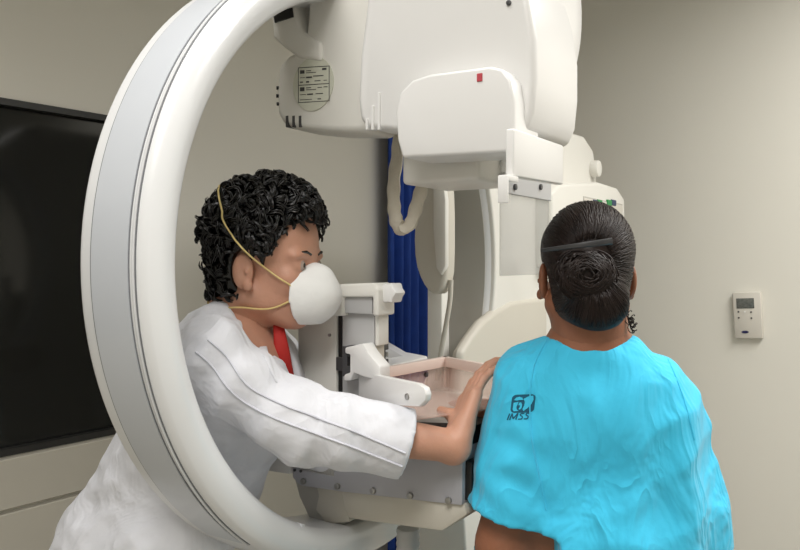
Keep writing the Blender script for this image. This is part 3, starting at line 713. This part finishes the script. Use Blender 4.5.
# coat
axR = nrm(wrR-elR); cuff = elR+axR*np.linalg.norm(wrR-elR)*.70
cp_ = [cap_(chest+(0, 0, -.01), belly, .135, .135, .06), cap_(belly, hip, .135, .15, .06), ell(chest+(.0, 0, .02), (.132, .165, .115), k=.06), cap_(neck1+(-.01, 0, -.02), chest, .075, .11, .05),
       cap_(shR, shL, .066, .066, .05), cap_(hip, hip+np.array((-.05, .0, -.40)), .155, .17, .06)]
cp_ += [ell(wv(170, 545, 1.33), (.10, .08, .09), k=.05)]
cp_ += chain([shR+(.0, 0, -.005), elR, cuff+(0, 0, -.010)], [.068, .058, .0535], .03)+[cap_(elR*.6+cuff*.4+(0, 0, -.012), cuff+(0, 0, -.024), .055, .045, .03)]+chain([shL, elL, wrL-(.05, 0, 0)], [.07, .062, .045], .03)
for hp_, kn, f0 in legs: cp_.append(cap_(hp_+(0, 0, .04), hp_*.25+kn*.75, .13, .135, .05))
# stand-up collar
cN = hd(0, -.055, -.125)
cp_ += [cap_(hd(-.05, -.05, -.10), hd(.05, -.055, -.10), .040, .040, .03), cap_(hd(.055, -.05, -.115), wv(262, 350, 1.31), .026, .022, .02), cap_(wv(262, 350, 1.31), wv(272, 400, 1.33), .022, .03, .02), cap_(hd(-.055, -.03, -.115), wv(284, 350, 1.45), .024, .018, .02), cap_(wv(284, 350, 1.45), wv(282, 400, 1.42), .018, .02, .02)]
cut_c = [cut(cap_(elR*.25+cuff*.75+(0, 0, -.006), cuff+axR*.06+(0, 0, -.008), .042, .042, .004)), cut(cap_(hd(0, -.02, -.06), wv(272, 330, 1.33), .060, .050, .015)), cut(cap_(wv(284, 322, 1.37), wv(298, 392, 1.375), .034, .022, .008))]
def coat_post(g, Fd):
    d = (g-elR)@axR; L_ = np.linalg.norm(cuff-elR)
    near = np.linalg.norm(g-cuff, axis=-1) < .11
    end = np.where(near, (g-cuff)@nrm(axR+np.array((0, 0, -.16))), -1)
    # folds: rings along the near sleeve, long drapes on the back and skirt
    a = nrm(elR-shR); ts = (g-shR)@a
    slv = np.clip(1-np.abs(np.linalg.norm(g-(elR*.5+shR*.5), axis=-1))/.22, 0, 1)
    slv2 = np.clip(1-np.linalg.norm(g-(elR*.5+cuff*.5), axis=-1)/.16, 0, 1); cf = np.clip(np.linalg.norm(g-cuff, axis=-1)/.09-.55, 0, 1)
    w1 = np.sin(ts*75+3*noise3(g, 5, 14, 1))*.006*slv
    w2 = np.sin(((g-elR)@axR)*70+2.5*noise3(g, 6, 16, 1))*.0055*slv2
    w3 = .014*(np.abs(noise3(g*np.array((1, 1, .5)), 8, 42, 2))-.3)+.005*np.abs(noise3(g, 12, 85, 1))
    va, vb = wv(284, 322, 1.37), wv(298, 392, 1.375); tt = np.clip(((g-va)@(vb-va))/((vb-va)@(vb-va)), 0, 1)
    cf = cf*np.clip(np.linalg.norm(g-va-tt[..., None]*(vb-va), axis=-1)/.05-.7, 0, 1)
    return np.maximum(np.maximum(Fd+(w1+w2+w3)*cf, end), .42-g[..., 2])
Vc = body_mesh(cp_+cut_c, .0055, coat_post)
coat = part('lab_coat', Vc, COAT, op, M_op)
cb_ = bvh(*Vc)
def on_pix(tree, pts, off=.0015):
    o = []
    for px, py in pts:
        h = tree.ray_cast(CO, ray(px, py).normalized(), 4)
        if h[0] is not None: o.append(h[0]+h[1]*off)
    return o
def dense(pts, n=5): return [(p.x, p.y) for p in catmull([(x, y, 0) for x, y in pts], n)]
for pl in (((196, 352), (212, 366), (232, 392), (262, 412), (300, 428), (350, 446), (402, 466)), ((208, 340), (226, 356), (246, 384), (276, 402), (312, 416), (360, 434), (405, 453))):
    q = on_pix(cb_, dense(pl)); 
    if len(q) > 4: tube('sleeve_piping', q, .0018, PIPE, coat, M_op, seg=6)
q = on_pix(cb_, dense(((397, 425), (404, 440), (400, 455), (393, 470))))
# turned collar lying on the near side of the neck
def ribbon(name, pts, r, flat, off):
    hs = []
    for px, py in dense(pts, 6):
        h = cb_.ray_cast(CO, ray(px, py).normalized(), 4)
        if h[0] is not None: hs.append((h[0], h[1]))
    if len(hs) < 4: return
    q = [(hs[max(0, k-1)][0]+hs[k][0]+hs[min(len(hs)-1, k+1)][0])/3+hs[k][1]*off for k in range(len(hs))]
    ups = []
    for k in range(len(q)):
        t = (q[min(len(q)-1, k+1)]-q[max(0, k-1)]).normalized(); ups.append(tuple(hs[k][1].cross(t)))
    V, Fc = tube_geo(q, [r*min(1, .3+k/8, .12+(len(q)-1-k)/16) for k in range(len(q))], 10, flat, ups); pyobj(name, V, Fc, COAT, coat, M_op)
ribbon('collar', ((188, 283), (206, 282), (225, 290), (242, 308), (255, 330), (266, 356), (277, 384)), .013, .22, .001)
# red tie / lanyard
t0 = wv(278, 322, 1.375); t1 = wv(289, 395, 1.385)
tie = Geo(); tie.add(tube_geo([tuple(t0), tuple(t0*.6+t1*.4+(0, -.006, 0)), tuple(t1)], [.009, .014, .015], 10, .35, (1, 0.3, 0)))
pyobj('lanyard', tie.V, tie.F, TIE, op, M_op)
tr = []
for hp_, kn, f0 in legs: tr += chain([hp_, kn, f0+(0, 0, .10)], [.095, .078, .062], .03)
tr += [cap_(legs[0][0], legs[1][0], .11, .11, .04)]
part('trousers', body_mesh(tr, .01, lambda g, Fd: np.maximum(Fd, .075-g[..., 2])), TROU, op, M_op)
for hp_, kn, f0 in legs: part('shoe', shoe(f0, (1, -.25, 0)), SHOE, op, M_op)

# ================================================================== the patient in the turquoise gown
YP = 1.30
PH = frame_of((.04, 1, -.02), loc=wv(586, 276, YP), s=.925)
pfl = np.array((.335, 1.32, 0)); M_pa = Matrix.Translation(tuple(pfl))
pa = thing('person', 'dark haired person in a turquoise hospital gown with back to the camera', 'person', M_pa)
ph_ = lambda x, y, z: xf(PH, [(x, y, z)])[0]
pn0 = ph_(0, -.03, -.05); pn1 = wv(590, 345, YP-.005)
psL = wv(534, 384, YP); psR = wv(647, 399, YP+.015)
pch = wv(598, 430, YP+.02); pwa = wv(600, 520, YP+.02); phi = np.array((.335, YP+.02, .80))
peL = wv(506, 545, YP-.015); pwL = wv(488, 640, YP+.10)
peR = wv(684, 560, YP+.03); pwR = wv(690, 640, YP+.16)
Vh2 = body_mesh(head_prims()+[cap_(xf(inv(PH), [pn0])[0], xf(inv(PH), [pn1])[0], .060, .072, .03)], .003); Vh2 = (xf(PH, Vh2[0]), Vh2[1])
pb = [cap_(psL, psR, .055, .055, .06), ell(pch, (.165, .10, .12), k=.06), ell(pwa, (.17, .11, .13), k=.06), ell(phi, (.18, .12, .14), k=.06), cap_(pn1, pch, .07, .09, .05)]
pb += [ell(np.array((.22, YP+.11, 1.165)), (.085, .07, .024), k=.03), ell(np.array((.155, 1.46, 1.166)), (.085, .07, .016), k=.02)]
pb += chain([psL, peL, pwL], [.056, .048, .028], .02)+chain([psR, peR, pwR], [.056, .048, .028], .02)
plegs = []
for s in (-1, 1):
    f0 = pfl+np.array((.09*s, .0, 0)); plegs.append(f0); pb += chain([phi+np.array((.085*s, 0, -.05)), f0+(0, .01, .42), f0+(0, -.02, .08)], [.085, .058, .038], .03)
Vb2 = body_mesh(pb, .008)
HpL = hand_frame(pwL-peL, (-1, -.2, 0), pwL, False); HpR = hand_frame(pwR-peR, (1, -.2, 0), pwR, True)
hp1 = fixflip(HpL, body_mesh([cap_((0, -.03, 0), (0, .0, 0), .027, .024, .012)]+hand_prims(), .0035)); hp2 = fixflip(HpR, body_mesh([cap_((0, -.03, 0), (0, .0, 0), .027, .024, .012)]+hand_prims(), .0035))
part('body', merge(Vh2, Vb2, hp1, hp2), SKIN2, pa, M_pa)
eyes(PH, pa, M_pa)
# hair swept back into a bun
extra = [ell((-.024, -.107, .002), (.043, .019, .036), k=.010), ell((0, -.085, -.05), (.045, .03, .04), k=.03)]
pv = hair_cap(.006, [(-.10, -.055), (-.07, -.035), (-.03, -.012), (.0, .012), (.03, .045), (.06, .072), (.08, .092), (.12, .16)], -.094, .0008, 9, extra)
pw_ = xf(PH, pv[0]); ht = bvh(*pv)
G = Geo(); bc = np.array((.004, -.10, .002))
for i in range(520):
    phi_ = 2*PI*i/520+RNG.normal()*.02; pts = []
    cph, sph = math.cos(phi_), math.sin(phi_); swirl = .25*RNG.normal()
    t_start = .42+.1*RNG.random(); t_end = 1.75-.25*RNG.random()
    for k in range(12):
        th2 = t_start+(t_end-t_start)*k/11; f2 = phi_+swirl*(1-k/11)*.5
        d = Vector((math.sin(th2)*math.cos(f2), -math.cos(th2), math.sin(th2)*math.sin(f2)))
        o = Vector((-.018, -.02, .02)); h = ht.ray_cast(o+d*.3, -d, .3)
        if h[0] is None: break
        p = h[0]
        if p.z < -.088+7*p.x**2 or h[1].dot(d) < .15: break
        pts.append(p+d*(.0002+.0010*RNG.random()))
    if len(pts) > 4: G.add(tube_geo([tuple(x) for x in xf(PH, [tuple(q) for q in pts])], .0011, 4))
# bun of twisted locks
bcn = np.array((-.024, -.107, .002))
for i in range(150):
    r0 = .006+.034*math.sqrt(RNG.random()); a0 = RNG.random()*6.28; ln = .8+1.6*RNG.random(); tilt = RNG.normal()*.35; pts = []
    for k in range(12):
        an = a0+ln*k/11; r_ = r0*(1+.18*math.sin(an*2+i))+tilt*.012*(k/11-.5)
        ux, uz = r_*1.08*math.cos(an), r_*.92*math.sin(an); q = 1-(ux/.046)**2-(uz/.039)**2
        yb = -.021*math.sqrt(q) if q > 0 else 0
        pts.append(bcn+np.array((ux*1.06, yb-.0068-.0025*abs(math.sin(an*1.3+i)), uz*1.06)))
    G.add(tube_geo([tuple(x) for x in xf(PH, pts)], .0017, 4))
# loose curls at the nape
for i in range(8):
    p = np.array((.060+.012*RNG.random(), -.045-.01*RNG.random(), -.058-.026*RNG.random())); ph3 = RNG.random()*6.28; pts = []
    for k in range(14):
        an = ph3+k*.75; pts.append(p+np.array((.0045*math.cos(an)+.006*k/13, -.004*k/13, .0045*math.sin(an)-.022*k/13)))
    G.add(tube_geo([tuple(x) for x in xf(PH, pts)], .0009, 4))
phair = part('hair', merge((pw_, pv[1]), (np.array(G.V), G.F)), HAIRD, pa, M_pa)
# hair pin across the bun
c0_ = wv(545, 250, YP-.125); c1_ = wv(612, 241, YP-.137); pth = []
for k in range(9):
    t = k/8; p = c0_*(1-t)+c1_*t; p = p+np.array((0, -.012*math.sin(t*PI)+.030*(1-t)**2, 0)); pth.append(tuple(p))
tube('hair_pin', pth, [.0028+.0024*k/8 for k in range(9)], CLIP, phair, M_pa, seg=8, flat=.6, updir=(0, 0, 1))
pm = part('face_mask', mask_mesh(PH, .0035), MASKW, pa, M_pa)
for s in (-1, 1):
    tube('ear_loop', [Vector(xf(PH, [q])[0]) for q in catmull([(s*.056, .07, -.02), (s*.070, .04, .005), (s*.077, .01, .024), (s*.079, -.008, .020), (s*.078, -.016, .0), (s*.072, -.002, -.04), (s*.062, .045, -.07)], 5)], .0012, MASKW, pm, M_pa, seg=6)
# gown
hemL = psL*.0+peL*.86+psL*.14; axL = nrm(peL-psL); axR2 = nrm(peR-psR)
gp = [cap_(psL+(.02, 0, .005), psR+(-.02, 0, .0), .064, .058, .06), ell(pch+(0, -.005, .01), (.185, .118, .125), k=.07), ell(pwa, (.195, .125, .15), k=.06), cap_(pwa+(0, 0, -.05), np.array((.34, YP+.02, .62)), .165, .185, .06),
      ell(wv(640, 440, YP-.045), (.08, .06, .13), k=.06), ell(wv(664, 500, YP+.01), (.05, .07, .13), k=.06), ell(wv(595, 350, YP-.02), (.075, .05, .035), k=.05),
      ell(pwa+(0, .0, -.02), (.175, .12, .2), k=.06), cap_(np.array((.19, YP+.06, 1.05)), np.array((.165, YP+.07, .8)), .05, .06, .05)]
gp += chain([psL+(0, 0, -.005), psL*.45+peL*.55, peL+(0, 0, .015)], [.068, .072, .077], .035)+chain([psR+(0, 0, -.005), psR*.45+peR*.55, peR+(0, 0, .01)], [.068, .074, .078], .035)
gcut = [cut(cap_(psL*.3+peL*.7, peL+axL*.1, .055, .060, .003)), cut(cap_(psR*.3+peR*.7, peR+axR2*.1, .055, .060, .003)), cut(ell(wv(588, 317, YP+.008), (.082, .085, .03), k=.012)), cut(cap_(wv(588, 230, YP), wv(589, 318, YP), .09, .074, .008))]
def gown_post(g, Fd):
    eL = np.where(np.linalg.norm(g-peL, axis=-1) < .13, (g-(peL*.78+psL*.22))@nrm(axL+np.array((.0, .15, 0))), -1)
    eR = np.where(np.linalg.norm(g-peR, axis=-1) < .13, (g-(peR*.93+psR*.07))@axR2, -1)
    eL = np.where(g[..., 0] < .25, eL, -1); eR = np.where(g[..., 0] > .46, eR, -1)
    dn = np.clip((1.33-g[..., 2])/.25, 0, 1)
    w = .005*np.sin(g[..., 0]*66+2.6*noise3(g, 21, 9, 1))*dn+.012*(np.abs(noise3(g*np.array((1, 1, .5)), 22, 38, 2))-.3)*(.4+.6*dn)
    w = w+.007*np.abs(noise3(g*np.array((1, 1, .8)), 25, 62, 1))
    w = w*np.clip(np.minimum(np.linalg.norm(g-peL, axis=-1), np.linalg.norm(g-peR, axis=-1))/.10-.3, .25, 1)
    a = np.clip(1-np.linalg.norm(g-(psL*.3+peL*.7), axis=-1)/.13, 0, 1)
    w = w+.006*a*np.sin((g@nrm((.5, -.2, .8)))*110+3*noise3(g, 24, 18, 1))
    return np.maximum(np.maximum(np.maximum(Fd+w, eL), eR), .50-g[..., 2])
Vg = body_mesh(gp+gcut, .005, gown_post)
gown = part('hospital_gown', Vg, GOWN, pa, M_pa); gb = bvh(*Vg)
# raglan seam, yoke seam and sleeve hem
for pl in (((548, 338), (534, 366), (530, 400), (532, 440), (540, 478), (546, 510)), ((650, 338), (668, 360), (684, 400), (694, 440))):
    q = on_pix(gb, dense(pl), .0004)
    if len(q) > 4: tube('gown_seam', q, .0013, GOWN, gown, M_pa, seg=6)
q = on_pix(gb, dense(((553, 332), (570, 327), (592, 325), (614, 326), (632, 331))), .0006)
if len(q) > 4: tube('neck_binding', q, .0028, GOWN, gown, M_pa, seg=6)
# printed emblem: rounded square with a sheltering bird and a mother with child, letters below
def decal(polys, name, m, parent, off=.0008, sub=3):
    G = Geo()
    for poly in polys:
        bm = bmesh.new(); vs = [bm.verts.new((x, y, 0)) for x, y in poly]; f = bm.faces.new(vs)
        bmesh.ops.triangulate(bm, faces=[f]); bmesh.ops.subdivide_edges(bm, edges=bm.edges[:], cuts=sub, use_grid_fill=True); bmesh.ops.triangulate(bm, faces=bm.faces[:])
        vi = {}; V = []; ok = True
        for v in bm.verts:
            h = gb.ray_cast(CO, ray(v.co.x, v.co.y).normalized(), 4)
            if h[0] is None: ok = False; break
            vi[v.index if v.index >= 0 else 0] = 1; V.append(tuple(h[0]+h[1]*off))
        if ok:
            bm.verts.index_update(); G.add((V, [[v.index for v in f.verts] for f in bm.faces]))
        bm.free()
    if G.V: pyobj(name, G.V, G.F, m, parent, M_pa)
def em(x, y): return (510.2+x*23.5+(1-y)*2.3-.5*0, 394.8+y*18.2+(-.06*x)*14)      # unit square to the place of the emblem
def rr(x0, y0, x1, y1, r, n=5):
    o = []
    for cx_, cy_, a in ((x1-r, y0+r, -90), (x1-r, y1-r, 0), (x0+r, y1-r, 90), (x0+r, y0+r, 180)):
        for i in range(n+1): o.append((cx_+r*math.cos(math.radians(a+90*i/n)), cy_+r*math.sin(math.radians(a+90*i/n))))
    return o
dark = [[em(*p) for p in rr(0, 0, 1, 1, .2)]]
light = [[em(*p) for p in q] for q in (
    [(.10, .30), (.18, .16), (.32, .12), (.44, .18), (.50, .30), (.36, .30), (.22, .33)],
    [(.50, .24), (.72, .10), (.90, .08), (.93, .30), (.86, .55), (.70, .78), (.55, .92), (.50, .80), (.56, .62), (.57, .42)],
    [(.10, .44), (.30, .40), (.28, .52), (.24, .66), (.26, .80), (.34, .90), (.14, .92), (.09, .80)],
    [(.34, .44), (.42, .44), (.47, .56), (.46, .74), (.40, .84), (.33, .80), (.38, .70), (.38, .60), (.31, .58)])]
decal(dark, 'printed_emblem', EMBL, gown, .0007); decal(light, 'emblem_print', GOWN, gown, .0013)
def stroke(p, q, w):
    p = Vector(p); q = Vector(q); d = (q-p).normalized(); n_ = Vector((-d.y, d.x))*w/2; return [tuple(p-n_), tuple(q-n_), tuple(q+n_), tuple(p+n_)]
lt = []
def tx(x, y): return (507.2+x+(1-y)*2.4, 413.6+y*6.4-.08*x*.6)
def letter(x, segs, w=1.25):
    for a, b in segs: lt.append(stroke(tx(x+a[0], a[1]), tx(x+b[0], b[1]), w))
letter(0, [((.3, 0), (.3, 1))])
letter(2.6, [((0, 1), (.2, 0)), ((.2, 0), (3.0, .85)), ((3.0, .85), (5.8, 0)), ((5.8, 0), (6, 1))])
for x in (10.6, 16.4): letter(x, [((4.4, .06), (1.2, .06)), ((1.2, .06), (.5, .30)), ((.5, .30), (3.9, .60)), ((3.9, .60), (3.6, .94)), ((3.6, .94), (0, .94))], 1.1)
decal(lt, 'emblem_letters_print', EMBL, gown, .0008, 1)
for f0 in plegs: part('shoe', shoe(f0+(0, .03, 0), (0, 1, 0)), SHOE, pa, M_pa)


# ------------------------------------------------------------------ light
def area(name, loc, sx, sy, power, spread=180, col=(1, .98, .95), yaw=0):
    l = bpy.data.lights.new(name, 'AREA'); l.shape = 'RECTANGLE'; l.size = sx; l.size_y = sy; l.energy = power; l.color = col; l.spread = math.radians(spread)
    o = bpy.data.objects.new(name, l); COL.objects.link(o); o.location = loc; o.rotation_euler = (0, 0, yaw); return o
yaw = math.atan2(WD.y, WD.x)
area('ceiling_lamp_a', RM@Vector((2.5, -1.05, HC-.02)), 1.4, .8, 35, 162, yaw=yaw)
area('ceiling_lamp_b', RM@Vector((1.95, -3.4, HC-.02)), 1.2, .6, 22, 140, yaw=yaw)
area('ceiling_lamp_c', (-.45, .95, HC-.02),   .6, .6, 4.5, 120, yaw=yaw)
w = bpy.data.worlds.new('world'); SC.world = w; w.use_nodes = True
w.node_tree.nodes['Background'].inputs[0].default_value = (.85, .87, .9, 1); w.node_tree.nodes['Background'].inputs[1].default_value = .06
SC.view_settings.view_transform = 'Standard'; SC.view_settings.look = 'None'; SC.view_settings.gamma = 1; SC.view_settings.use_curve_mapping = False
SC.view_settings.exposure = .36
SC.cycles.use_denoising = True
